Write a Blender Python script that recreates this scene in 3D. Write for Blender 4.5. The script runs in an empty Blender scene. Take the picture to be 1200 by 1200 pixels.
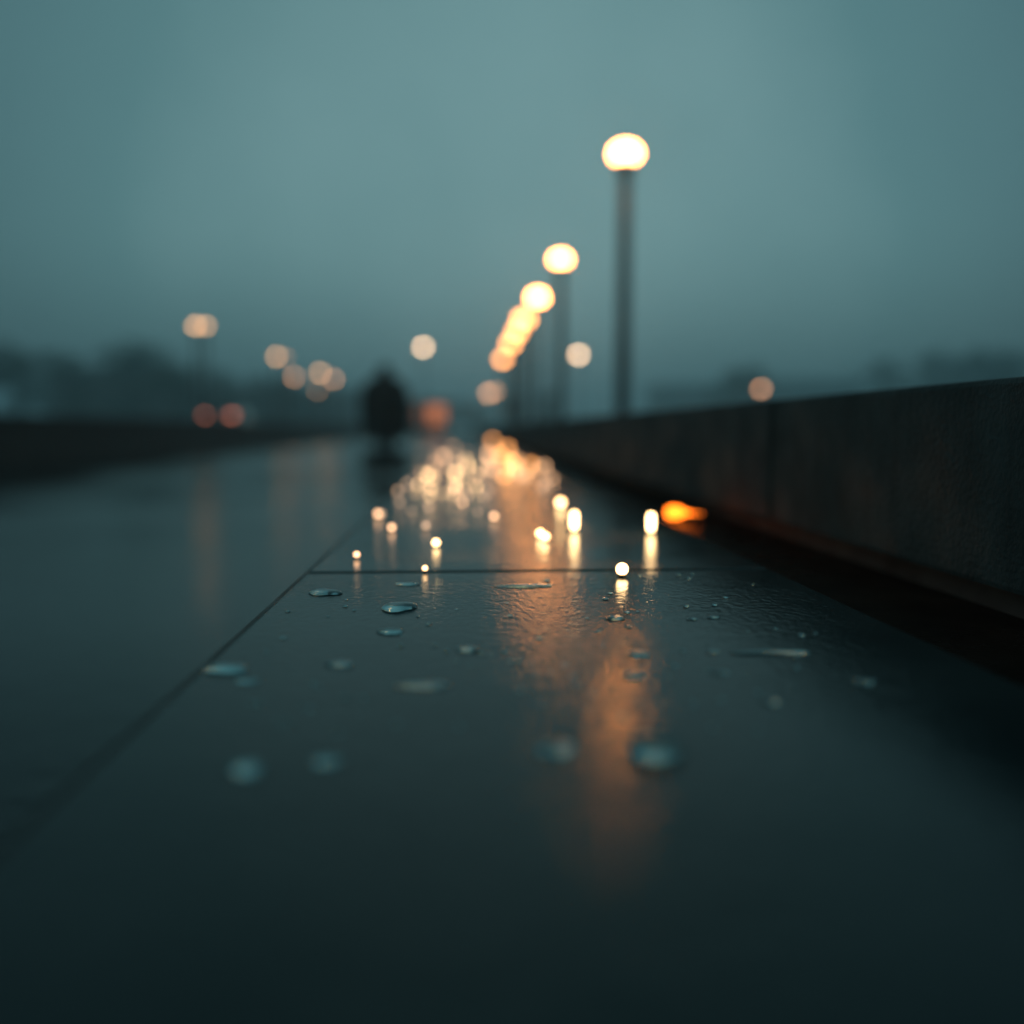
import bpy, bmesh, math, random
from mathutils import Vector, Matrix, Euler, noise
R = math.radians
sc = bpy.context.scene
COL = sc.collection
random.seed(11)

# ------------------------------------------------------------------ camera
F = 1020.0            # focal length in px of a 1200 px frame
VPX, VPY = 545.0, 502.0
H = 0.10              # camera height over the ledge
GZ = -0.34            # street level below the ledge top
cam_d = bpy.data.cameras.new('camera'); cam = bpy.data.objects.new('camera', cam_d)
COL.objects.link(cam); sc.camera = cam
cam_d.sensor_width = 36; cam_d.lens = 36 * F / 1200
cam_d.clip_start = 0.01; cam_d.clip_end = 3000
th = math.atan2(600 - VPY, F)
yaw = math.atan2(600 - VPX, F * math.cos(th) + (600 - VPY) * math.sin(th))
cam.location = (0, 0, H)
cam.rotation_euler = (R(90) - th, 0, -yaw)
cam_d.dof.use_dof = True
cam_d.dof.focus_distance = 0.505
cam_d.dof.aperture_fstop = 2.14
cam_d.dof.aperture_blades = 0
# ------------------------------------------------------------------ sky
w = bpy.data.worlds.new('World'); sc.world = w; w.use_nodes = True
nt = w.node_tree; nt.nodes.clear()
def N(t, ty, **kw):
    n = t.nodes.new(ty)
    for k, v in kw.items(): setattr(n, k, v)
    return n
def ramp(t, stops, inp=None):
    r = N(t, 'ShaderNodeValToRGB'); e = r.color_ramp.elements
    while len(e) < len(stops): e.new(0.5)
    for el, (p, c) in zip(e, stops):
        el.position = p; el.color = (*c, 1) if len(c) == 3 else c
    if inp is not None: t.links.new(inp, r.inputs[0])
    return r
SUN_EL, SUN_AZ = R(30), R(-125)
sky = N(nt, 'ShaderNodeTexSky', sky_type='NISHITA', sun_disc=False)
sky.sun_elevation = SUN_EL; sky.sun_rotation = SUN_AZ; sky.air_density = 1.5; sky.dust_density = 3; sky.ozone_density = 3
tc = N(nt, 'ShaderNodeTexCoord')
# overcast deck: brighter patch of cloud ahead, darker away from it
dot = N(nt, 'ShaderNodeVectorMath', operation='DOT_PRODUCT')
bd = Vector((0.06, 1.0, 0.26)).normalized()
dot.inputs[1].default_value = bd
nt.links.new(tc.outputs['Generated'], dot.inputs[0])
nz = N(nt, 'ShaderNodeTexNoise'); nz.inputs['Scale'].default_value = 2.6; nz.inputs['Detail'].default_value = 4; nz.inputs['Roughness'].default_value = .5
nt.links.new(tc.outputs['Generated'], nz.inputs['Vector'])
ad = N(nt, 'ShaderNodeMath', operation='MULTIPLY_ADD'); ad.inputs[1].default_value = 0.10
nt.links.new(nz.outputs['Fac'], ad.inputs[0]); nt.links.new(dot.outputs['Value'], ad.inputs[2])
cr = ramp(nt, [(0.0, (.60, 1.20, 1.30)), (0.60, (.45, 1.02, 1.12)), (0.84, (.55, 1.30, 1.42)), (0.93, (.84, 1.92, 2.02)), (1.0, (1.65, 3.05, 3.12))])
ms = N(nt, 'ShaderNodeMath', operation='SUBTRACT'); ms.inputs[1].default_value = 0.05
nt.links.new(ad.outputs[0], ms.inputs[0]); nt.links.new(ms.outputs[0], cr.inputs[0])
sx_ = N(nt, 'ShaderNodeSeparateXYZ'); nt.links.new(tc.outputs['Generated'], sx_.inputs[0])
zr = ramp(nt, [(0, (.50, .55, .60)), (.22, (1, 1, 1))], sx_.outputs[2]); zr.color_ramp.interpolation = 'EASE'
ml = N(nt, 'ShaderNodeMix', data_type='RGBA', blend_type='MULTIPLY'); ml.inputs[0].default_value = 1
nt.links.new(cr.outputs[0], ml.inputs[6]); nt.links.new(zr.outputs[0], ml.inputs[7])
mx = N(nt, 'ShaderNodeMix', data_type='RGBA'); mx.inputs[0].default_value = 0.94
nt.links.new(sky.outputs[0], mx.inputs[6]); nt.links.new(ml.outputs[2], mx.inputs[7])
bg = N(nt, 'ShaderNodeBackground'); bg.inputs[1].default_value = 0.11
nt.links.new(mx.outputs[2], bg.inputs[0])
wo = N(nt, 'ShaderNodeOutputWorld'); nt.links.new(bg.outputs[0], wo.inputs[0])
# very weak, very soft low sun behind the overcast
sl = bpy.data.lights.new('sun', 'SUN'); sl.energy = 0.05; sl.angle = R(25); sl.color = (1, .9, .8)
so = bpy.data.objects.new('sun', sl); COL.objects.link(so)
sd = Vector((math.sin(SUN_AZ) * math.cos(SUN_EL), math.cos(SUN_AZ) * math.cos(SUN_EL), math.sin(SUN_EL)))
so.rotation_euler = sd.to_track_quat('Z', 'Y').to_euler()
sc.view_settings.view_transform = 'Standard'; sc.view_settings.look = 'None'
sc.view_settings.exposure = 0; sc.view_settings.gamma = 1
cy = sc.cycles
cy.use_denoising = True; cy.denoiser = 'OPENIMAGEDENOISE'
cy.sample_clamp_direct = 0; cy.sample_clamp_indirect = 12
cy.use_adaptive_sampling = False
cy.max_bounces = 6; cy.volume_bounces = 1; cy.transmission_bounces = 5; cy.glossy_bounces = 3; cy.diffuse_bounces = 2
cy.caustics_reflective = False; cy.caustics_refractive = False
sc.render.film_transparent = False

# ------------------------------------------------------------------ helpers
CR = cam.rotation_euler.to_matrix()
def ray(px, py):
    return (CR @ Vector((px - 600, 600 - py, -F))).normalized()
def at_z(px, py, z=0.0):
    d = ray(px, py); t = (z - H) / d.z
    return Vector((0, 0, H)) + d * t
def at_y(px, py, Y):
    d = ray(px, py); return Vector((0, 0, H)) + d * (Y / d.y)

def obj(name, bm, mat, parent=None, smooth=False):
    me = bpy.data.meshes.new(name); bm.to_mesh(me); bm.free()
    if mat: me.materials.append(mat)
    if smooth:
        for p in me.polygons: p.use_smooth = True
    o = bpy.data.objects.new(name, me); COL.objects.link(o)
    if parent: o.parent = parent
    return o
def tag(o, label=None, cat=None, group=None, kind=None):
    if label: o['label'] = label
    if cat: o['category'] = cat
    if group: o['group'] = group
    if kind: o['kind'] = kind
    return o
def thing(name, label, cat, loc=(0, 0, 0), rz=0, group=None):
    o = bpy.data.objects.new(name, None); COL.objects.link(o); o.empty_display_size = .1
    o.location = loc; o.rotation_euler = (0, 0, rz)
    return tag(o, label, cat, group)
def dup(root, loc, rz=0, label=None, scale=None):
    r = root.copy(); COL.objects.link(r); r.location = loc; r.rotation_euler = (0, 0, rz)
    if label: r['label'] = label
    if scale: r.scale = scale
    for ch in list(root.children):
        c = ch.copy(); COL.objects.link(c); c.parent = r
        for g in list(ch.children):
            d = g.copy(); COL.objects.link(d); d.parent = c
    return r
def box(bm, x0, x1, y0, y1, z0, z1, bevel=0, seg=2):
    r = bmesh.ops.create_cube(bm, size=1)
    vs = r['verts']
    for v in vs:
        v.co = Vector(((x0 + x1) / 2 + v.co.x * (x1 - x0), (y0 + y1) / 2 + v.co.y * (y1 - y0), (z0 + z1) / 2 + v.co.z * (z1 - z0)))
    if bevel:
        es = list({e for v in vs for e in v.link_edges})
        bmesh.ops.bevel(bm, geom=es, offset=bevel, segments=seg, affect='EDGES', profile=.6)
    return bm
def lathe(bm, prof, n=24, cx=0, cy=0, cz=0):
    rings = []
    for r, z in prof:
        if r <= 1e-6: rings.append([bm.verts.new((cx, cy, cz + z))])
        else: rings.append([bm.verts.new((cx + r * math.cos(2 * math.pi * i / n), cy + r * math.sin(2 * math.pi * i / n), cz + z)) for i in range(n)])
    for a, b in zip(rings, rings[1:]):
        if len(a) == 1 and len(b) == 1: continue
        for i in range(n):
            j = (i + 1) % n
            if len(a) == 1: bm.faces.new((a[0], b[i], b[j]))
            elif len(b) == 1: bm.faces.new((a[i], a[j], b[0]))
            else: bm.faces.new((a[i], a[j], b[j], b[i]))
    bmesh.ops.recalc_face_normals(bm, faces=bm.faces)
    return bm
def tube(bm, pts, rads, n=8):
    rings = []
    for i, p in enumerate(pts):
        p = Vector(p)
        a = Vector(pts[max(i - 1, 0)]); b = Vector(pts[min(i + 1, len(pts) - 1)])
        q = (b - a).normalized().to_track_quat('Z', 'Y')
        rings.append([bm.verts.new(p + q @ Vector((rads[i] * math.cos(2 * math.pi * k / n), rads[i] * math.sin(2 * math.pi * k / n), 0))) for k in range(n)])
    for a, b in zip(rings, rings[1:]):
        for k in range(n):
            bm.faces.new((a[k], a[(k + 1) % n], b[(k + 1) % n], b[k]))
    bm.faces.new(rings[0][::-1]); bm.faces.new(rings[-1])
    return bm

# ------------------------------------------------------------------ materials
def pmat(name, base=(.1, .1, .1), rough=.5, metal=0, coat=0, coat_r=.1, spec=.5, ior=1.45):
    m = bpy.data.materials.new(name); m.use_nodes = True
    p = m.node_tree.nodes['Principled BSDF']
    p.inputs['Base Color'].default_value = (*base, 1); p.inputs['Roughness'].default_value = rough
    p.inputs['Metallic'].default_value = metal; p.inputs['Coat Weight'].default_value = coat
    p.inputs['Coat Roughness'].default_value = coat_r; p.inputs['Specular IOR Level'].default_value = spec
    p.inputs['IOR'].default_value = ior
    return m
def add_var(m, c0, c1, scale=5, detail=6, rough0=None, rough1=None, bump=0, bscale=40, bdist=.01, bdetail=3):
    t = m.node_tree; p = t.nodes['Principled BSDF']
    co = N(t, 'ShaderNodeTexCoord')
    n = N(t, 'ShaderNodeTexNoise'); n.inputs['Scale'].default_value = scale; n.inputs['Detail'].default_value = detail
    t.links.new(co.outputs['Object'], n.inputs['Vector'])
    r = ramp(t, [(.3, c0), (.7, c1)], n.outputs['Fac']); t.links.new(r.outputs[0], p.inputs['Base Color'])
    if rough0 is not None:
        n2 = N(t, 'ShaderNodeTexNoise'); n2.inputs['Scale'].default_value = scale * .7; n2.inputs['Detail'].default_value = 4
        t.links.new(co.outputs['Object'], n2.inputs['Vector'])
        mr = N(t, 'ShaderNodeMapRange'); mr.inputs[1].default_value = .35; mr.inputs[2].default_value = .65
        mr.inputs[3].default_value = rough0; mr.inputs[4].default_value = rough1
        t.links.new(n2.outputs['Fac'], mr.inputs[0]); t.links.new(mr.outputs[0], p.inputs['Roughness'])
    if bump:
        n3 = N(t, 'ShaderNodeTexNoise'); n3.inputs['Scale'].default_value = bscale; n3.inputs['Detail'].default_value = bdetail
        t.links.new(co.outputs['Object'], n3.inputs['Vector'])
        b = N(t, 'ShaderNodeBump'); b.inputs['Strength'].default_value = bump; b.inputs['Distance'].default_value = bdist
        t.links.new(n3.outputs['Fac'], b.inputs['Height']); t.links.new(b.outputs[0], p.inputs['Normal'])
    return m
def emat(name, col, strength):
    m = bpy.data.materials.new(name); m.use_nodes = True; t = m.node_tree; t.nodes.clear()
    e = N(t, 'ShaderNodeEmission'); e.inputs[0].default_value = (*col, 1); e.inputs[1].default_value = strength
    o = N(t, 'ShaderNodeOutputMaterial'); t.links.new(e.outputs[0], o.inputs[0]); return m

# thin film of water over a stone: Fresnel mix of a Beckmann gloss and the stone's own diffuse
def film(m, p, rsock, nsock, ior):
    t = m.node_tree
    d = N(t, 'ShaderNodeBsdfDiffuse'); g = N(t, 'ShaderNodeBsdfGlossy', distribution='BECKMANN'); fr = N(t, 'ShaderNodeFresnel'); mxs = N(t, 'ShaderNodeMixShader')
    fr.inputs['IOR'].default_value = ior
    src = p.inputs['Base Color'].links[0].from_socket
    t.links.new(src, d.inputs['Color'])
    t.links.new(rsock, g.inputs['Roughness'])
    for n_ in (d, g, fr): t.links.new(nsock, n_.inputs['Normal'])
    t.links.new(fr.outputs[0], mxs.inputs[0]); t.links.new(d.outputs[0], mxs.inputs[1]); t.links.new(g.outputs[0], mxs.inputs[2])
    out = [n_ for n_ in t.nodes if n_.type == 'OUTPUT_MATERIAL'][0]
    t.links.new(mxs.outputs[0], out.inputs['Surface'])
    t.nodes.remove(p)

# wet honed stone: dark base, water film, fine grain (size of sand) + a slow swell
def wet_stone():
    m = pmat('wet_stone', (.04, .05, .05), .2, ior=1.4)
    t = m.node_tree; p = t.nodes['Principled BSDF']
    co = N(t, 'ShaderNodeTexCoord')
    n = N(t, 'ShaderNodeTexNoise'); n.inputs['Scale'].default_value = 14; n.inputs['Detail'].default_value = 8
    t.links.new(co.outputs['Object'], n.inputs['Vector'])
    r = ramp(t, [(.3, (.012, .024, .026)), (.7, (.026, .042, .043))], n.outputs['Fac']); t.links.new(r.outputs[0], p.inputs['Base Color'])
    n2 = N(t, 'ShaderNodeTexNoise'); n2.inputs['Scale'].default_value = 9; n2.inputs['Detail'].default_value = 3
    t.links.new(co.outputs['Object'], n2.inputs['Vector'])
    mr = N(t, 'ShaderNodeMapRange'); mr.inputs[1].default_value = .38; mr.inputs[2].default_value = .62
    mr.inputs[3].default_value = .05; mr.inputs[4].default_value = .11
    t.links.new(n2.outputs['Fac'], mr.inputs[0]); t.links.new(mr.outputs[0], p.inputs['Roughness'])
    g = N(t, 'ShaderNodeTexNoise'); g.inputs['Scale'].default_value = 420; g.inputs['Detail'].default_value = 3; g.inputs['Roughness'].default_value = .6
    t.links.new(co.outputs['Object'], g.inputs['Vector'])
    b1 = N(t, 'ShaderNodeBump'); b1.inputs['Distance'].default_value = .00034
    t.links.new(g.outputs['Fac'], b1.inputs['Height'])
    pt = N(t, 'ShaderNodeTexNoise'); pt.inputs['Scale'].default_value = 7; pt.inputs['Detail'].default_value = 3
    t.links.new(co.outputs['Object'], pt.inputs['Vector'])
    pm = N(t, 'ShaderNodeMapRange'); pm.inputs[1].default_value = .42; pm.inputs[2].default_value = .60; pm.inputs[3].default_value = .36; pm.inputs[4].default_value = .62
    t.links.new(pt.outputs['Fac'], pm.inputs[0]); t.links.new(pm.outputs[0], b1.inputs['Strength'])
    s = N(t, 'ShaderNodeTexNoise'); s.inputs['Scale'].default_value = 60; s.inputs['Detail'].default_value = 2
    t.links.new(co.outputs['Object'], s.inputs['Vector'])
    b2 = N(t, 'ShaderNodeBump'); b2.inputs['Strength'].default_value = .30; b2.inputs['Distance'].default_value = .0006
    t.links.new(s.outputs['Fac'], b2.inputs['Height']); mp = N(t, 'ShaderNodeMapping'); mp.inputs['Scale'].default_value = (1, .6, 1); t.links.new(co.outputs['Object'], mp.inputs[0])
    q3 = N(t, 'ShaderNodeTexNoise'); q3.inputs['Scale'].default_value = 240; q3.inputs['Detail'].default_value = 1.5; t.links.new(mp.outputs[0], q3.inputs['Vector'])
    b3 = N(t, 'ShaderNodeBump'); b3.inputs['Distance'].default_value = .00062
    t.links.new(pm.outputs[0], b3.inputs['Strength']); t.links.new(q3.outputs['Fac'], b3.inputs['Height']); t.links.new(b1.outputs[0], b3.inputs['Normal']); t.links.new(b3.outputs[0], b2.inputs['Normal'])
    t.links.new(b2.outputs[0], p.inputs['Normal'])
    film(m, p, mr.outputs[0], b2.outputs[0], 1.37)
    return m
M = {}
M['ledge'] = wet_stone()
M['street'] = M_street = add_var(pmat('wet_street', rough=.2, ior=1.38), (.012, .022, .024), (.028, .040, .041), 1.2, 8, .14, .26, .25, 22, .008)
_p = M_street.node_tree.nodes['Principled BSDF']
film(M_street, _p, _p.inputs['Roughness'].links[0].from_socket, _p.inputs['Normal'].links[0].from_socket, 1.34)
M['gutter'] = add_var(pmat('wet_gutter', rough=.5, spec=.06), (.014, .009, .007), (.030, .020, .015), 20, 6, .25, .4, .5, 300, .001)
M['concrete'] = add_var(pmat('damp_concrete', rough=.6, spec=.3), (.014, .030, .033), (.034, .060, .064), 18, 10, .5, .75, .7, 260, .0022, 6)
t = M['concrete'].node_tree; p = t.nodes['Principled BSDF']; src = p.inputs['Base Color'].links[0].from_socket
co = N(t, 'ShaderNodeTexCoord'); mp = N(t, 'ShaderNodeMapping'); mp.inputs['Scale'].default_value = (30, 30, 3); t.links.new(co.outputs['Object'], mp.inputs[0])
sn = N(t, 'ShaderNodeTexNoise'); sn.inputs['Scale'].default_value = 1; sn.inputs['Detail'].default_value = 7; sn.inputs['Roughness'].default_value = .7; t.links.new(mp.outputs[0], sn.inputs['Vector'])
sr = ramp(t, [(.35, (.75, .76, .76)), (.65, (1.2, 1.22, 1.22))], sn.outputs['Fac'])
mm = N(t, 'ShaderNodeMix', data_type='RGBA', blend_type='MULTIPLY'); mm.inputs[0].default_value = 1
t.links.new(src, mm.inputs[6]); t.links.new(sr.outputs[0], mm.inputs[7]); t.links.new(mm.outputs[2], p.inputs['Base Color'])
M['plinth'] = add_var(pmat('wet_plinth', rough=.6, spec=.2), (.06, .05, .045), (.12, .11, .10), 25, 8, bump=.4, bscale=150, bdist=.002)
M['darkwall'] = add_var(pmat('dark_masonry', rough=.7), (.015, .022, .022), (.03, .038, .036), 1.5, 6, bump=.4, bscale=8, bdist=.02)
M['metal'] = add_var(pmat('painted_dark_metal', rough=.45), (.01, .016, .017), (.018, .026, .027), 6)
M['lamp_metal'] = add_var(pmat('lamp_cap_metal', rough=.45), (.03, .035, .036), (.05, .055, .055), 6)
M['bark'] = add_var(pmat('bark', rough=.9), (.03, .025, .02), (.06, .05, .04), 6, bump=.6, bscale=20, bdist=.02)
M['leaf'] = add_var(pmat('leaf', rough=.6), (.03, .05, .035), (.06, .09, .05), .8)
M['facade'] = add_var(pmat('plaster', rough=.85), (.12, .13, .13), (.20, .20, .19), .6)
M['roof'] = add_var(pmat('roof_slate', rough=.7), (.04, .045, .05), (.07, .075, .08), 1)
M['glass'] = pmat('dark_window_glass', (.02, .03, .035), .08)
M['coat'] = add_var(pmat('dark_coat_cloth', rough=.9, spec=.1), (.004, .004, .005), (.009, .009, .010), 12)
M['skin'] = add_var(pmat('skin', rough=.55), (.38, .24, .18), (.45, .29, .21), 12)
M['hair'] = pmat('dark_hair', (.008, .007, .006), .5)
M['trouser'] = add_var(pmat('dark_trousers', rough=.9, spec=.1), (.006, .007, .010), (.012, .013, .016), 12)
M['carpaint'] = add_var(pmat('dark_car_paint', rough=.25, coat=1), (.01, .014, .018), (.014, .018, .022), 2)
M['rubber'] = pmat('tyre_rubber', (.012, .012, .012), .8)
M['chrome'] = pmat('wheel_metal', (.4, .4, .42), .3, 1)
M['lamp'] = emat('street_lamp_light', (1, .35, .085), 42)
M['lamp_row'] = emat('row_lamp_light', (1, .37, .10), 15)
M['lamp_far'] = emat('far_lamp_light', (1, .50, .22), 8)
M['lamp_pale'] = emat('pale_lamp_light', (1, .62, .36), 17)
M['lamp_dim'] = emat('dim_lamp_light', (1, .46, .22), 7)
M['lamp_orange'] = emat('orange_window_light', (1, .30, .12), .75)
M['lamp_orange_dim'] = emat('dim_window_light', (1, .34, .16), .16)
M['tail'] = emat('tail_light', (1, .28, .16), 2.4)
M['glint_white'] = emat('glint_glow_white', (1, .62, .27), 13)  # emission added for the lamp glints on the wet ledge
M['glint_warm'] = emat('glint_glow_warm', (1, .54, .28), 6)
M['glint_pale'] = emat('glint_glow_pale', (1, .60, .28), 7)
M['glint_orange'] = emat('glint_glow_orange', (1, .40, .12), 7)
M['glint_faint'] = emat('glint_glow_faint', (1, .62, .38), 2.0)
M['ember'] = emat('ember_light', (1, .17, .010), 7)
def water():
    m = bpy.data.materials.new('water_drop'); m.use_nodes = True
    p = m.node_tree.nodes['Principled BSDF']
    p.inputs['Base Color'].default_value = (.6, .95, 1, 1); p.inputs['Roughness'].default_value = .04
    p.inputs['IOR'].default_value = 1.333; p.inputs['Transmission Weight'].default_value = .85
    return m
M['water'] = water()

# ------------------------------------------------------------------ setting: street, ledge, gutter
bm = bmesh.new(); bmesh.ops.create_grid(bm, x_segments=40, y_segments=60, size=1)
for v in bm.verts: v.co = Vector((v.co.x * 190, 145 + v.co.y * 165, GZ))
tag(obj('street', bm, M['street']), kind='structure')

seam = (at_z(355, 675).y + at_z(895, 663).y) / 2
LX0, LX1 = at_z(355, 675).x, at_z(895, 663).x
bm = bmesh.new()
edges = [seam - 1.6, seam - .003, seam + .003]
segs = [(seam - 1.9, seam - .003)]
y = seam + .003
while y < 34: segs.append((y, y + 2.2)); y += 2.2 + .006
for a, b in segs: box(bm, LX0, LX1, a, b, -.07, 0, .0022, 2)
tag(obj('paving', bm, M['ledge']), kind='structure')
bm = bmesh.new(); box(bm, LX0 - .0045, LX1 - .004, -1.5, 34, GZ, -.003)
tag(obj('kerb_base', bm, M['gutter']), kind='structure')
WX = at_z(971, 632).x
bm = bmesh.new(); box(bm, LX1 - .0035, WX + .0295, -1.5, 34, GZ + .001, -.022)
tag(obj('gutter', bm, M['gutter']), kind='structure')

# low wall along the ledge, cast panels with thin joints
WTOP = at_y(971, 461, at_z(971, 632).y).z
wall = thing('low_wall', 'low dark damp concrete wall running along right of wet paving', 'wall', (WX, 0, 0))
jy = at_y(902, 500, 1).x and None
d = ray(902, 540); jY = (WX / d.x) * d.y
a = jY
cuts = [(-1.5, a - .0012)]
while a < 34: cuts.append((a + .0012, a + 1.7)); a += 1.7024
for k, (a, b) in enumerate(cuts):
    bm = bmesh.new(); box(bm, 0 if k else .0015, .14, a, b, 0, WTOP, .004, 2)
    obj('panel', bm, M['concrete'], wall)

bm = bmesh.new(); box(bm, .03, .13, -1.5, 34, GZ, .001); obj('plinth', bm, M['plinth'], wall)
# parapet on the far left side of the street
lw = thing('parapet', 'long low dark parapet on the far side of the street at left', 'wall', (-5.2, 0, GZ))
bm = bmesh.new(); box(bm, -.35, 0, 2, 150, 0.001, .52); obj('wall_body', bm, M['darkwall'], lw)
bm = bmesh.new(); box(bm, -.40, .05, 2, 150, .5205, .60, .015); obj('coping', bm, M['darkwall'], lw)

# ------------------------------------------------------------------ street lamps (row behind the wall)
def make_lamp(name, label, top, rr, rz, mat, group, pr=.075, loc=(0, 0, 0)):
    """globe centre at height `top` above the street"""
    t = thing(name, label, 'street lamp', loc, 0, group)
    bm = bmesh.new(); lathe(bm, [(0, 0), (pr * 2.2, 0), (pr * 2.2, .05), (pr * 1.5, .09), (pr * 1.4, .5), (pr * 1.05, .56), (0, .56)], 20); obj('base', bm, M['metal'], t, True)
    bm = bmesh.new(); lathe(bm, [(pr, .5), (pr, 1.2), (pr * .8, top - rz - .04), (0, top - rz - .04)], 20); obj('pole', bm, M['metal'], t, True)
    bm = bmesh.new(); lathe(bm, [(0, -.08 - rz), (pr * 1.3, -.08 - rz), (rr * .7, -rz * .86), (rr * .6, -rz * .80), (0, -rz * .80)], 24, cz=top); obj('collar', bm, M['lamp_metal'], t, True)
    bm = bmesh.new(); lathe(bm, [(0, -rz)] + [(rr * math.cos(R(q)), rz * math.sin(R(q))) for q in range(-80, 81, 10)] + [(0, rz)], 28, cz=top); obj('globe', bm, mat, t, True)
    bm = bmesh.new(); lathe(bm, [(rr * .75, rz * .80), (rr * .55, rz * 1.02), (rr * .3, rz * 1.12), (0.012, rz * 1.16), (.012, rz * 1.35), (0, rz * 1.4)], 24, cz=top); obj('cap', bm, M['lamp_metal'], t, True)
    return t
def head_pos(px, py, Y):
    p = at_y(px, py, Y); return Vector((p.x, p.y, GZ)), p.z - GZ
RG = 'street lamps in a row behind the low wall'
loc0, top0 = head_pos(657, 304, 16.5)
row = [(733, 180, 9.9, 'tallest and nearest lamp of the row, its dark pole rising behind the low wall'),
       (657, 304, 16.5, 'second lamp from the near end of the row, large oval glow clear of the others'),
       (630, 349, 21.7, 'third lamp of the row, round glow between the large oval one and the merged ones'),
       (614, 374, 26.8, 'fourth lamp of the row, topmost of the merged glows'),
       (606.5, 389, 31.4, 'fifth lamp of the row, second from top in the merged glows'),
       (598.5, 403, 37, 'sixth lamp of the row, second from bottom in the merged glows'),
       (589, 421, 46, 'seventh lamp of the row, lowest of the merged glows')]
first = None
for px, py, Y, lab in row:
    l, t_ = head_pos(px, py, Y)
    k = (.15 if Y < 20 else .18 if Y < 25 else .215)
    o = make_lamp('street_lamp', lab, t_, k, k * (.66 if Y < 20 else .8), M['lamp'] if Y < 24 else M['lamp_row'], RG, .085 if Y > 10 else .078, l)

# ------------------------------------------------------------------ lamps further off, each where it stands
far = [(496, 407, 62, .20, 'lamp_pale', 'single pale lamp standing high above the walking person'),
       (678, 416, 55, .19, 'lamp_pale', 'single pale lamp between the two dark poles right of the row'),
       (892, 456, 50, .16, 'lamp_dim', 'dim orange lamp low above the top edge of the wall at right'),
       (573, 461, 75, .28, 'lamp_dim', 'orange lamp below the lamp row, left one of the pair'),
       (581, 459, 90, .20, 'lamp_dim', 'faint orange lamp peeping out right of the orange one below the lamp row'),
       (229, 382, 25.5, .08, 'lamp_far', 'yellow lamp above the street at left, left one of the nearest overlapping pair'),
       (241, 382, 26.5, .07, 'lamp_far', 'yellow lamp above the street at left, right one of the nearest overlapping pair'),
       (324, 418, 36, .10, 'lamp_far', 'bright lamp above the left parapet, first of the small cluster'),
       (334, 419, 39, .06, 'lamp_dim', 'faint lamp half hidden behind the bright one of the left cluster'),
       (345, 442, 47, .12, 'lamp_dim', 'lowest lamp of the left cluster over the trees'),
       (375, 437, 50, .14, 'lamp_far', 'bright lamp left of the walking person, over the dark trees'),
       (391, 444, 58, .15, 'lamp_dim', 'dimmer lamp nearest the walking person on the left'),
       (372, 458, 66, .10, 'lamp_dim', 'very faint lamp just under the bright one left of the person')]
for px, py, Y, r_, mk, lab in far:
    l, t_ = head_pos(px, py, Y)
    make_lamp('street_lamp', lab, t_, r_, r_ * .95, M[mk], 'scattered lamps in the distance', .05, l)

# ------------------------------------------------------------------ trees
def tree_mesh(seed, h, cw, ch, trunk_h):
    rnd = random.Random(seed)
    bt = bmesh.new()
    tube(bt, [(0, 0, 0), (.03, .02, h * .25), (-.04, .05, h * .5), (.02, 0, h * .8)], [h * .03, h * .024, h * .017, h * .006], 8)
    for k in range(9):
        an = rnd.random() * 6.28; z0 = h * (.35 + .4 * rnd.random()); L = cw * (.35 + .35 * rnd.random())
        tube(bt, [(0, 0, z0), (L * .5 * math.cos(an), L * .5 * math.sin(an), z0 + L * .35), (L * math.cos(an), L * math.sin(an), z0 + L * .6)], [h * .011, h * .007, h * .003], 6)
    bc = bmesh.new()
    blobs = []
    for k in range(26):
        an = rnd.random() * 6.28; rr = rnd.random() ** .6 * cw * .42; z = trunk_h + (h - trunk_h) * rnd.random()
        f = 1 - .65 * abs((z - trunk_h) / (h - trunk_h) - .4)
        blobs.append((Vector((rr * f * math.cos(an), rr * f * math.sin(an), z)), cw * (.10 + .10 * rnd.random())))
    for c, r in blobs:
        for q in range(95):
            dv = Vector((rnd.gauss(0, 1), rnd.gauss(0, 1), rnd.gauss(0, .8))); dv = dv.normalized() * r * rnd.random() ** .45
            s = cw * .022 * (.6 + .8 * rnd.random())
            e = Euler((rnd.random() * 6.28, rnd.random() * 6.28, rnd.random() * 6.28)).to_matrix()
            vs = [bc.verts.new(c + dv + e @ Vector(u) * s) for u in ((-1, 0, 0), (0, -.6, .1), (1, 0, 0), (0, .6, .1))]
            bc.faces.new(vs)
    mt = bpy.data.meshes.new('trunk'); bt.to_mesh(mt); bt.free(); mt.materials.append(M['bark'])
    mc = bpy.data.meshes.new('crown'); bc.to_mesh(mc); bc.free(); mc.materials.append(M['leaf'])
    return mt, mc
TM = [tree_mesh(1, 5, 4.4, 3.5, 1.3), tree_mesh(2, 5, 3.6, 3.5, 1.1), tree_mesh(3, 5, 5.2, 3.5, 1.4)]
def tree(px, topy, Y, kind, label, group='trees in the misty distance', wide=1):
    p = at_y(px, topy, Y); h = p.z - GZ
    t = thing('tree', label, 'tree', (p.x, p.y, GZ), random.random() * 6, group)
    s = h / 5; t.scale = (s * wide, s * wide, s)
    for nm, me in zip(('trunk', 'crown'), TM[kind]):
        o = bpy.data.objects.new(nm, me); COL.objects.link(o); o.parent = t
LT = [(20, 408, 52, 1.2), (85, 418, 58, 1.3), (150, 412, 62, 1.2), (205, 425, 56, 1.1), (262, 436, 70, 1.3), (318, 446, 78, 1.3), (352, 452, 84, 1.2), (388, 450, 92, 1.2), (420, 457, 100, 1.2)]
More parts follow.
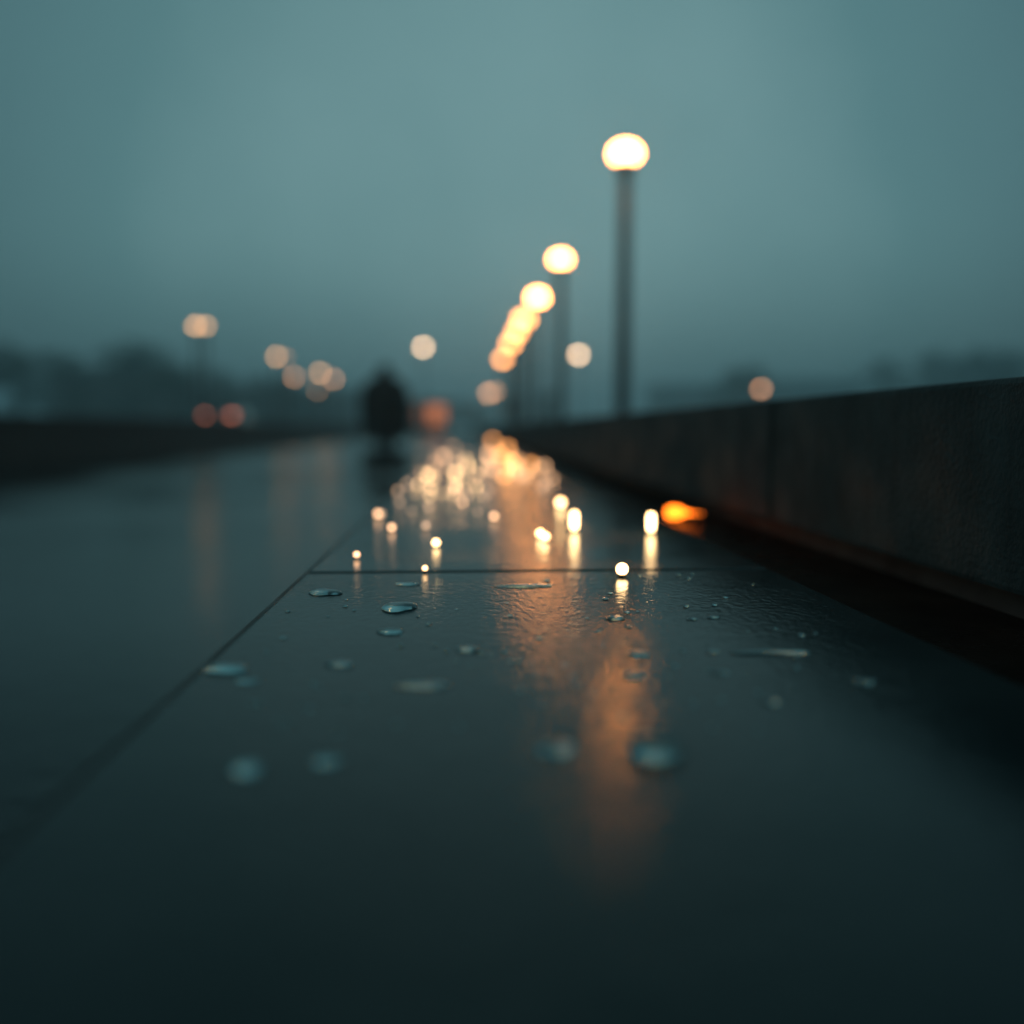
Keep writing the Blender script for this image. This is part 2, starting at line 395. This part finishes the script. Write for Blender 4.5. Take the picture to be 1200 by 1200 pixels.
for i, (px, ty, Y, wd) in enumerate(LT):
    tree(px, ty, Y * 1.55, i % 3, ['leafy tree at the far left edge behind the parapet', 'broad tree second from the far left behind the parapet', 'tall tree third from the left behind the parapet',
        'tree under the yellow lamp pair at left', 'tree right of the red tail lights at left', 'tree under the bright lamp of the left cluster', 'low tree under the lowest lamp of the left cluster',
        'low tree left of the walking person', 'small tree right behind the walking person'][i], wide=wd)
CT = [(470, 474, 130, 1.2), (536, 470, 120, 1.3), (560, 476, 140, 1.3), (600, 466, 125, 1.3), (640, 462, 115, 1.3)]
for i, (px, ty, Y, wd) in enumerate(CT):
    tree(px, ty, Y, i % 3, ['small far tree between the person and the orange kiosk', 'dark far tree right of the orange kiosk at the end of the street', 'low far tree under the lowest orange lamp',
        'far tree under the lamp row behind the wall', 'far tree left of the second lamp pole'][i], wide=wd)
RT = [(868, 432, 110, 1.3), (1035, 424, 120, 1.3), (1120, 418, 130, 1.4), (1185, 414, 115, 1.3)]
for i, (px, ty, Y, wd) in enumerate(RT):
    tree(px, ty, Y, i % 3, ['misty tree over the wall beside the dim orange lamp at right', 'tree behind the wall right of the dim orange lamp', 'broad tree behind the wall, second from the right edge', 'tree at the far right edge behind the wall'][i], wide=wd)

# ------------------------------------------------------------------ far buildings
def building(px0, px1, topy, Y, label, nf, nw, depth=12):
    a = at_y(px0, topy, Y); b = at_y(px1, topy, Y); W = b.x - a.x; h = a.z - GZ
    t = thing('building', label, 'building', ((a.x + b.x) / 2, Y, GZ), 0, 'low buildings fading in the mist')
    bm = bmesh.new(); box(bm, -W / 2, W / 2, 0, depth, 0.002, h * .9); obj('wall', bm, M['facade'], t)
    bm = bmesh.new(); box(bm, -W / 2 - .3, W / 2 + .3, -.3, depth + .3, h * .9 + .001, h, .05); obj('roof', bm, M['roof'], t)
    fh = h * .9 / nf
    for i in range(nf):
        for j in range(nw):
            cx = -W / 2 + W * (j + .5) / nw
            bm = bmesh.new(); box(bm, cx - .55, cx + .55, -.05, .0, i * fh + fh * .35, i * fh + fh * .8); wn = obj('window', bm, M['roof'], t)
            bm = bmesh.new(); box(bm, cx - .47, cx + .47, -.056, -.0505, i * fh + fh * .39, i * fh + fh * .76); obj('pane', bm, M['glass'], wn)
    return t
building(228, 330, 452, 120, 'wide low misty building behind the tree line at left', 2, 6)
building(330, 412, 461, 135, 'low misty building between the left lamps and the walking person', 2, 5)
building(770, 850, 450, 210, 'pale misty building over the wall left of the misty tree', 2, 4)
building(900, 1010, 444, 220, 'misty building over the wall right of the dim orange lamp', 3, 5)
building(60, 190, 430, 110, 'taller misty building near the left edge', 3, 6)

# kiosk with a lit window
p0 = at_y(484, 500, 70); p1 = at_y(523, 470, 70)
kx = (p0.x + p1.x) / 2
ki = thing('kiosk', 'small dark kiosk with orange lit front right of the walking person', 'kiosk', (kx, 70, GZ))
bm = bmesh.new(); box(bm, -1.45, 1.45, 0, 2.4, .002, 2.5); obj('wall', bm, M['darkwall'], ki)
bm = bmesh.new(); box(bm, -1.6, 1.6, -.5, 2.6, 2.501, 2.62, .03); obj('roof', bm, M['roof'], ki)
for a, b in ((-1.2, -.55), (-.2, 1.25)):
    bm = bmesh.new(); box(bm, a, b, -.06, 0, .85, 2.3); f_ = obj('window', bm, M['metal'], ki)
    bm = bmesh.new(); box(bm, a + .06, b - .06, -.066, -.0605, .91, 2.24); obj('pane', bm, M['lamp_orange' if a > -1 else 'lamp_orange_dim'], f_)

# ------------------------------------------------------------------ parked car (tail lights over the parapet)
pc = at_y(257, 484, 44)
car = thing('parked_car', 'dark parked car with red tail lights seen over the left parapet', 'car', (pc.x, 44, GZ), 0)
bm = bmesh.new()
prof = [(-2.1, .35), (-2.15, .75), (-2.05, .98), (-1.55, 1.05), (-.95, 1.45), (.35, 1.48), (1.05, 1.02), (1.95, .88), (2.1, .6), (2.08, .35)]
L = []
for sx, ins in ((-1, 0), (1, 0)):
    L.append([bm.verts.new((sx * (.86 if z < 1.1 else .64), y_ + 2.15, z)) for y_, z in prof])
bm.faces.new(L[0]); bm.faces.new(L[1][::-1])
for i in range(len(prof)):
    j = (i + 1) % len(prof); bm.faces.new((L[0][i], L[1][i], L[1][j], L[0][j]))
bmesh.ops.recalc_face_normals(bm, faces=bm.faces)
bmesh.ops.bevel(bm, geom=list(bm.edges), offset=.04, segments=2, affect='EDGES')
obj('body', bm, M['carpaint'], car, True)
bm = bmesh.new(); vs = [bm.verts.new(v) for v in ((-.6, .58, 1.10), (.6, .58, 1.10), (.54, 1.1, 1.44), (-.54, 1.1, 1.44))]; bm.faces.new(vs)
bmesh.ops.translate(bm, verts=bm.verts, vec=(0, -.03, .02)); obj('rear_window', bm, M['glass'], car)
for sx in (-1, 1):
    for yy in (.85, 3.45):
        bm = bmesh.new(); bmesh.ops.create_cone(bm, cap_ends=True, segments=24, radius1=.33, radius2=.33, depth=.2, matrix=Matrix.Translation((sx * .78, yy, .331)) @ Matrix.Rotation(R(90), 4, 'Y'))
        wl = obj('wheel', bm, M['rubber'], car)
        bm = bmesh.new(); bmesh.ops.create_cone(bm, cap_ends=True, segments=20, radius1=.2, radius2=.16, depth=.03, matrix=Matrix.Translation((sx * .895, yy, .331)) @ Matrix.Rotation(R(90 * sx), 4, 'Y')); obj('rim', bm, M['chrome'], wl)
    bm = bmesh.new(); box(bm, sx * .62 - .17, sx * .62 + .17, -.055, -.005, .93 - .09, .93 + .09, .01)
    bmesh.ops.translate(bm, verts=bm.verts, vec=(0, 0, .28 - .13)); bmesh.ops.translate(bm, verts=bm.verts, vec=(0, .0, 0)); obj('tail_light', bm, M['tail'], car)
bm = bmesh.new(); box(bm, -.8, .8, -.08, .02, .38, .6, .03); obj('bumper', bm, M['metal'], car)

# ------------------------------------------------------------------ walking person, back to the camera
pp = at_y(452, 520, 19.7)
per = thing('person', 'person in wide dark hooded rain cape walking away along the wet street', 'person', (pp.x, 19.7, GZ), R(4)); per.scale = (1.25, 1.1, 1.06)
def skin(name, chains, mat, parent, sub=2):
    me = bpy.data.meshes.new(name); vs = []; es = []; rs = []
    for ch in chains:
        start = ch[0] if isinstance(ch[0], int) else None
        prev = start
        for it in (ch[1:] if start is not None else ch):
            vs.append(it[:3]); rs.append(it[3:]); i = len(vs) - 1
            if prev is not None: es.append((prev, i))
            prev = i
    me.from_pydata(vs, es, []); me.update()
    o = bpy.data.objects.new(name, me); COL.objects.link(o)
    if parent: o.parent = parent
    md = o.modifiers.new('skin', 'SKIN'); md.use_smooth_shade = True
    for i, r in enumerate(rs):
        sv = me.skin_vertices[0].data[i]; sv.radius = (r[0], r[-1]); sv.use_root = (i == 0)
    s = o.modifiers.new('sub', 'SUBSURF'); s.levels = s.render_levels = sub
    me.materials.append(mat); return o
# indices: 0 pelvis 1 waist 2 chest 3 neck 4 head 5 crown
body = [[(0, 0, .92, .14, .10), (0, 0, 1.08, .13, .09), (0, .0, 1.30, .16, .11), (0, .0, 1.46, .055, .055), (0, .015, 1.56, .078, .088), (0, .01, 1.65, .066, .08)]]
fing = []
base = 6
for sx in (-1, 1):
    body.append([2, (sx * .17, 0, 1.38, .058, .058), (sx * .24, -.02, 1.12, .042, .042), (sx * .26, .04 * -sx, .90, .028, .028), (sx * .262, .05 * -sx, .84, .033, .018), (sx * .262, .055 * -sx, .80, .030, .014)])
    hand_i = base + 4
    base += 5
    for k, (dy, ln) in enumerate(((-.026, .070), (-.009, .082), (.009, .078), (.025, .062))):
        x, y_, z = sx * .262, .055 * -sx + dy, .795
        body.append([hand_i, (x, y_, z, .009, .009), (x - sx * .006, y_ + .003, z - ln * .55, .008, .008), (x - sx * .016, y_ + .004, z - ln, .0065, .0065)]); base += 3
    body.append([hand_i - 1, (sx * .255, .055 * -sx + .04, .815, .0105, .0105), (sx * .25, .055 * -sx + .058, .775, .008, .008)]); base += 2
for sx, fy in ((-1, .16), (1, -.16)):
    body.append([0, (sx * .09, fy * .1, .86, .085, .085), (sx * .10, fy * .7 + .03, .48, .058, .058), (sx * .10, fy * 1.4 - .02, .10, .036, .036), (sx * .10, fy * 1.4 + .04, .035, .036, .032), (sx * .105, fy * 1.4 + .16, .028, .034, .024)])
bo = skin('body', body, M['skin'], per)
# trousers, shoes, coat, hair
for sx, fy in ((-1, .16), (1, -.16)):
    bm = bmesh.new(); tube(bm, [(sx * .09, 0, .92), (sx * .095, fy * .4, .68), (sx * .10, fy * .7 + .03, .48), (sx * .10, fy * 1.4 - .02, .07)], [.13, .12, .11, .10], 14); obj('trouser_leg', bm, M['trouser'], per, True)
    bm = bmesh.new(); box(bm, sx * .10 - .05, sx * .10 + .05, fy * 1.4 - .07, fy * 1.4 + .22, .001, .085, .03, 3); obj('shoe', bm, M['hair'], per, True)
bm = bmesh.new(); lathe(bm, [(.37, .19), (.39, .22), (.43, .52), (.45, .80), (.445, .95), (.43, 1.10), (.41, 1.24), (.35, 1.37), (.25, 1.46), (.13, 1.51), (.11, 1.55)], 40)
for v in bm.verts:
    an = math.atan2(v.co.y, v.co.x); f_ = max(0, 1.45 - v.co.z)
    v.co.y *= .72; v.co *= 1; v.co += Vector((math.cos(an), math.sin(an), 0)) * (.022 * math.sin(9 * an + v.co.z * 2) * f_)
cobj = obj('rain_cape', bm, M['coat'], per, True)
bm = bmesh.new(); bmesh.ops.create_uvsphere(bm, u_segments=20, v_segments=14, radius=1)
for v in bm.verts: v.co = Vector((v.co.x * .10, v.co.y * .108 - .012, v.co.z * .118 + 1.605))
obj('hair', bm, M['hair'], per, True)
bm = bmesh.new(); bmesh.ops.create_uvsphere(bm, u_segments=20, v_segments=14, radius=1)
for v in bm.verts: v.co = Vector((v.co.x * .135, v.co.y * .12 - .045, v.co.z * .15 + 1.60))
obj('hood', bm, M['coat'], per, True)
for sx in (-1, 1):
    bm = bmesh.new(); bmesh.ops.create_uvsphere(bm, u_segments=10, v_segments=8, radius=1)
    for v in bm.verts: v.co = Vector((v.co.x * .008 + sx * .033, v.co.y * .008 + .098, v.co.z * .006 + 1.585))
    obj('eye', bm, M['hair'], per, True)

# ------------------------------------------------------------------ lamp glints on the wet ledge, added as small glowing shapes
def ball(bm, r, c, zs=1, u=16, v_=12):
    res = bmesh.ops.create_uvsphere(bm, u_segments=u, v_segments=v_, radius=r)
    for v in res['verts']: v.co = Vector((v.co.x + c[0], v.co.y + c[1], v.co.z * zs + c[2]))
    return bm
def near_light(px, py, r, mat, label, tall=0, gz=0.0):
    """glint stand-in: added foot + glowing bulb, the bulb's centre seen at px,py"""
    zc = r * 1.0 + .0015 + tall / 2
    p = at_z(px, py, gz + zc)
    t = thing('glint_light', label, 'fairy light', (p.x, p.y, gz), 0, 'small glowing glints on the wet paving')
    bm = bmesh.new(); lathe(bm, [(0, .0003), (r * .75, .0003), (r * .78, .0012), (r * .55, .0024), (0, .0024)], 16); obj('foot', bm, M['metal'], t, True)
    bm = bmesh.new()
    if tall:
        lathe(bm, [(0, .0016)] + [(r * math.cos(R(q)), .0016 + r + r * math.sin(R(q))) for q in range(-75, 1, 15)] + [(r * math.cos(R(q)), .0016 + r + tall + r * math.sin(R(q))) for q in range(0, 76, 15)] + [(0, .0016 + 2 * r + tall)], 20)
    else: ball(bm, r, (0, 0, .0016 + r))
    obj('glint_shape', bm, M[mat], t, True)
near = [(763, 612, .0034, 'glint_white', 'tall glowing capsule light nearest the dark gutter with a long glitter streak below', .011),
        (673, 610, .0034, 'glint_white', 'tall glowing capsule light in the middle of the paving beside a round one', .011),
        (729, 667, .0038, 'glint_white', 'round white glint on the paving seam', 0),
        (633, 625, .0028, 'glint_white', 'left one of two touching glints left of the tall capsule light', 0),
        (639, 629, .0028, 'glint_white', 'right one of two touching glints left of the tall capsule light', 0),
        (657, 589, .0042, 'glint_white', 'round glint just up and left of the middle capsule light', 0),
        (511, 636, .0024, 'glint_white', 'bright white glint alone left of the orange reflection', 0),
        (498, 666, .0016, 'glint_pale', 'tiny glint just above the paving seam', 0),
        (418, 650, .0018, 'glint_warm', 'tiny glint nearest the left edge of the paving', 0),
        (459, 618, .0022, 'glint_warm', 'small peach glint below the overlapping pair at left', 0),
        (443, 602, .0026, 'glint_warm', 'left glint of the overlapping pair at left of the paving', 0),
        (447, 602, .0024, 'glint_faint', 'right faint glint of the overlapping pair at left of the paving', 0),
        (579, 605, .0024, 'glint_warm', 'peach glint alone left of the orange reflection column', 0),
        (499, 616, .0024, 'glint_faint', 'faint glint straight above the bright white glint', 0)]
for px, py, r, mk, lab, tall in near: near_light(px, py, r, mk, lab, tall)
# further glints, added as plain small emissive globes
meshes = {}
def glint_mesh(mk):
    if mk not in meshes:
        bm = bmesh.new(); ball(bm, 1, (0, 0, 1), u=14, v_=10)
        me = bpy.data.meshes.new('glint_light'); bm.to_mesh(me); bm.free(); me.materials.append(M[mk])
        for q in me.polygons: q.use_smooth = True
        meshes[mk] = me
    return meshes[mk]
rnd = random.Random(5)
fl = [(458, 575, 'glint_faint', 1), (477, 567, 'glint_faint', 1), (469, 589, 'glint_faint', .8), (482, 599, 'glint_faint', .7), (502, 594, 'glint_faint', .9),
      (542, 588, 'glint_warm', .75), (548, 580, 'glint_faint', 1), (560, 600, 'glint_faint', .7), (572, 575, 'glint_faint', 1), (566, 582, 'glint_faint', .8), (519, 578, 'glint_pale', .6),
      (533, 554, 'glint_pale', 1.3), (501, 556, 'glint_pale', 1.1), (572, 532, 'glint_warm', 1), (587, 516, 'glint_orange', .9), (604, 524, 'glint_orange', 1), (602, 541, 'glint_orange', 1.5),
      (623, 543, 'glint_orange', 1.1), (639, 545, 'glint_warm', .8), (648, 560, 'glint_warm', .7), (640, 566, 'glint_faint', 1.1), (634, 571, 'glint_faint', 1)]
for k in range(30):
    while True:
        bx_, by_ = rnd.uniform(478, 566), rnd.uniform(524, 584)
        if bx_ > 547 - 1.12 * (by_ - 502) and ((bx_ - 522) / 44) ** 2 + ((by_ - 554) / 31) ** 2 < 1: break
    fl.append((bx_, by_, rnd.choice(['glint_pale', 'glint_pale', 'glint_warm', 'glint_faint']), .55 + .35 * rnd.random()))
for k in range(24):
    while True:
        bx_, by_ = rnd.uniform(562, 650), rnd.uniform(520, 562)
        if bx_ < 543 + 2.1 * (by_ - 502) and ((bx_ - 600) / 46) ** 2 + ((by_ - 540) / 20) ** 2 < 1: break
    fl.append((bx_, by_, rnd.choice(['glint_orange', 'glint_warm', 'glint_orange']), .5 + .35 * rnd.random()))
own = {(458, 575): 'faint glint furthest left in the far cluster', (477, 567): 'faint glint just right of the leftmost one in the far cluster', (469, 589): 'faint glint below the leftmost one of the far cluster',
 (482, 599): 'lower faint glint under the left part of the far cluster', (502, 594): 'faint glint above the small faint one over the bright white glint', (542, 588): 'peach glint at the lower edge of the far cluster',
 (548, 580): 'faint glint overlapping the peach one at the lower edge of the far cluster', (560, 600): 'very faint glint left of the lone peach glint near the orange reflection', (572, 575): 'faint glint above the lone peach glint near the orange reflection',
 (648, 560): 'peach glint furthest right in the far cluster by the wall', (640, 566): 'faint glint overlapping the rightmost peach one by the wall', (634, 571): 'lowest faint glint at the right end of the far cluster',
 (623, 543): 'orange glint right of the brightest orange glow', (602, 541): 'largest and brightest orange glint of the far cluster', (533, 554): 'brightest pale yellow glint of the far cluster', (501, 556): 'bright pale yellow glint left of the brightest one',
 (587, 516): 'topmost orange glint at the far end of the cluster', (639, 545): 'peach glint above the rightmost ones by the wall'}
used_f = [0]
placed = []
for px, py, mk, s in fl:
    p = at_z(px, py, .004)
    r = min(p.y * 2.2 / F * s, .015)
    p = at_z(px, py, r)
    x = max(LX0 + r + .002, min(p.x, LX1 - r - .002))
    Y = p.y
    for _ in range(60):
        if all((x - a) ** 2 + (Y - b) ** 2 > (r + c + .001) ** 2 for a, b, c in placed): break
        Y += .01
    placed.append((x, Y, r))
    o = bpy.data.objects.new('glint_light', glint_mesh(mk)); COL.objects.link(o)
    o.location = (x, Y, .0002); o.scale = (r, r, r)
    lab = {'glint_pale': 'pale yellow glint in the far cluster on the wet paving', 'glint_orange': 'orange glint in the far cluster near the wall',
           'glint_warm': 'peach glint in the far cluster on the wet paving', 'glint_faint': 'faint glint in the far cluster on the wet paving'}[mk]
    tag(o, own.get((px, py), lab), 'fairy light', 'glowing glints of the far cluster on the paving')

# orange light at the foot of the wall, in the gutter
pg = at_z(793, 601, -.010)
gl = thing('gutter_light', 'orange glowing light lying in the dark gutter at the foot of the wall', 'light', (pg.x, pg.y, -.022))
bm = bmesh.new(); box(bm, -.013, .036, -.007, .007, .0003, .005, .0012); obj('foot', bm, M['metal'], gl)
bm = bmesh.new(); tube(bm, [(-.014, 0, .0125), (-.012, 0, .0125), (-.006, 0, .0125), (.003, 0, .0125), (.010, 0, .0120), (.018, 0, .0115), (.026, 0, .0110), (.032, 0, .0108), (.034, 0, .0108)], [.003, .0065, .0085, .0075, .0035, .0013, .0006, .0003, .0002], 16)  # thin tail puts the glow on the plinth into the lens shape
obj('lens', bm, M['ember'], gl, True)

# ------------------------------------------------------------------ drops of water standing on the stone
def drop(px, py, wpx, label, flat=.20, asp=.75, z=0.0002, name='water_drop'):
    flat *= .75
    p = at_z(px, py, 0); wd = wpx * p.y / F / 2
    rnd = random.Random(int(px * 7 + py)); ph = [rnd.random() * 6.28 for _ in range(4)]
    bm = bmesh.new(); n = 36
    prof = [(1.0, 0), (.985, .22), (.94, .42), (.86, .60), (.72, .78), (.52, .91), (.28, .98), (0, 1)]
    def outl(a): return 1 + .13 * math.sin(2 * a + ph[0]) + .12 * math.sin(3 * a + ph[1]) + .06 * math.sin(5 * a + ph[2])
    rings = []
    for r, h in prof:
        if r == 0: rings.append([bm.verts.new((0, 0, wd * 2 * flat * h))]); continue
        rings.append([bm.verts.new((wd * r * outl(2 * math.pi * i / n) * math.cos(2 * math.pi * i / n), wd * asp * r * outl(2 * math.pi * i / n) * math.sin(2 * math.pi * i / n), wd * 2 * flat * h)) for i in range(n)])
    for a, b in zip(rings, rings[1:]):
        for i in range(n):
            j = (i + 1) % n
            if len(b) == 1: bm.faces.new((a[i], a[j], b[0]))
            else: bm.faces.new((a[i], a[j], b[j], b[i]))
    bm.faces.new(rings[0][::-1])
    o = obj(name, bm, M['water'], None, True); o.location = (p.x, p.y, z)
    tag(o, label, 'water drop', 'drops of water on the paving')
drops = [(380, 695, 40, 'wide clear drop just below the left end of the paving seam', .13, .8),
 (477, 685, 26, 'small flat drop right under the seam, above the large dark rimmed drop', .10, .7),
 (467, 713, 44, 'large domed drop with a dark rim in the middle left of the paving', .20, .8),
 (458, 741, 28, 'small domed drop just below the large dark rimmed drop', .18, .8),
 (549, 762, 32, 'oval drop alone left of the orange reflection', .13, .8),
 (398, 779, 34, 'flat drop between the left edge and the middle of the paving', .12, .7),
 (266, 785, 48, 'long drop near the left edge of the paving', .16, .7),
 (290, 799, 26, 'small drop touching the shade of the long drop at left', .12, .7),
 (497, 804, 60, 'very flat wide film of water in the middle of the paving', .05, .5),
 (289, 902, 44, 'blurred drop in the lower left corner of the paving', .2, .9),
 (384, 893, 34, 'faint blurred drop right of the lower left one', .17, .9),
 (652, 879, 48, 'bright blurred drop left of the big dark one in front', .18, .9),
 (767, 884, 58, 'biggest dark blurred drop in front under the orange reflection', .5, .9),
 (748, 768, 26, 'upper of two small dark drops inside the orange reflection', .2, .8),
 (743, 793, 26, 'lower of two small dark drops inside the orange reflection', .2, .8),
 (721, 725, 24, 'tiny ring like drop below the round glint', .15, .8),
 (617, 687, 62, 'thin long streak of water just under the seam in the middle', .04, .35),
 (836, 724, 16, 'tiny drop in the dark area, right one of two', .16, .7),
 (811, 726, 14, 'tiny drop in the dark area, left one of two', .16, .7),
 (900, 765, 88, 'long thin streak of water on the dark right side', .04, .3),
 (845, 789, 22, 'small drop below the long streak on the dark right side', .12, .7),
 (905, 823, 22, 'faint round drop lowest on the dark right side', .2, .9),
 (835, 764, 18, 'small drop left of the long streak on the dark right side', .14, .7),
 (1012, 800, 30, 'drop by the gutter at the far right of the paving', .15, .8)]
for d_ in drops:
    p = at_z(d_[0], d_[1])
    if p.x < LX0 + .01 or p.x > LX1 - .01: continue
    drop(*d_)

rt = random.Random(21)
short = {}
for d_ in drops: short[(d_[0], d_[1])] = ' '.join(d_[3].split(' in the ')[0].split(' of the ')[0].split(' near ')[0].split()[:9])
seen_l = set()
for k in range(110):
    px, py = rt.uniform(250, 960), rt.uniform(672, 860) ; p = at_z(px, py)
    wd_, fl_, as_ = rt.uniform(3.5, 8), rt.uniform(.25, .4), rt.uniform(.8, 1)
    if p.x < LX0 + .004 or p.x > LX1 - .004: continue
    c = min(short, key=lambda q: (q[0] - px) ** 2 + 4 * (q[1] - py) ** 2)
    dx, dy = px - c[0], (py - c[1]) * 2
    dr = ('right of' if dx > 0 else 'left of') if abs(dx) > abs(dy) else ('below' if dy > 0 else 'above')
    if math.hypot(px - c[0], py - c[1]) < 14: continue
    for pre in ('tiny speck of rain ', 'second tiny speck of rain ', 'third tiny speck of rain ', 'fourth tiny speck of rain ', 'fifth tiny speck of rain ', 'sixth tiny speck of rain ', 'seventh tiny speck of rain ', 'eighth tiny speck of rain ', 'ninth tiny speck of rain '):
        lab = pre + dr + ' the ' + short[c]
        if lab not in seen_l: break
    seen_l.add(lab)
    lab = ' '.join(lab.split()[:16])
    drop(px, py, wd_, lab, fl_, as_)
# ------------------------------------------------------------------ mist
bm = bmesh.new(); box(bm, -200, 200, -40, 330, GZ - 1, 14)
hm = bpy.data.materials.new('haze'); hm.use_nodes = True; t = hm.node_tree; t.nodes.clear()
pv = N(t, 'ShaderNodeVolumePrincipled'); pv.inputs['Color'].default_value = (.72, .94, 1.0, 1); pv.inputs['Density'].default_value = .0048; pv.inputs['Anisotropy'].default_value = .75
om = N(t, 'ShaderNodeOutputMaterial'); t.links.new(pv.outputs[0], om.inputs['Volume'])
hz = obj('haze', bm, hm); tag(hz, kind='stuff')
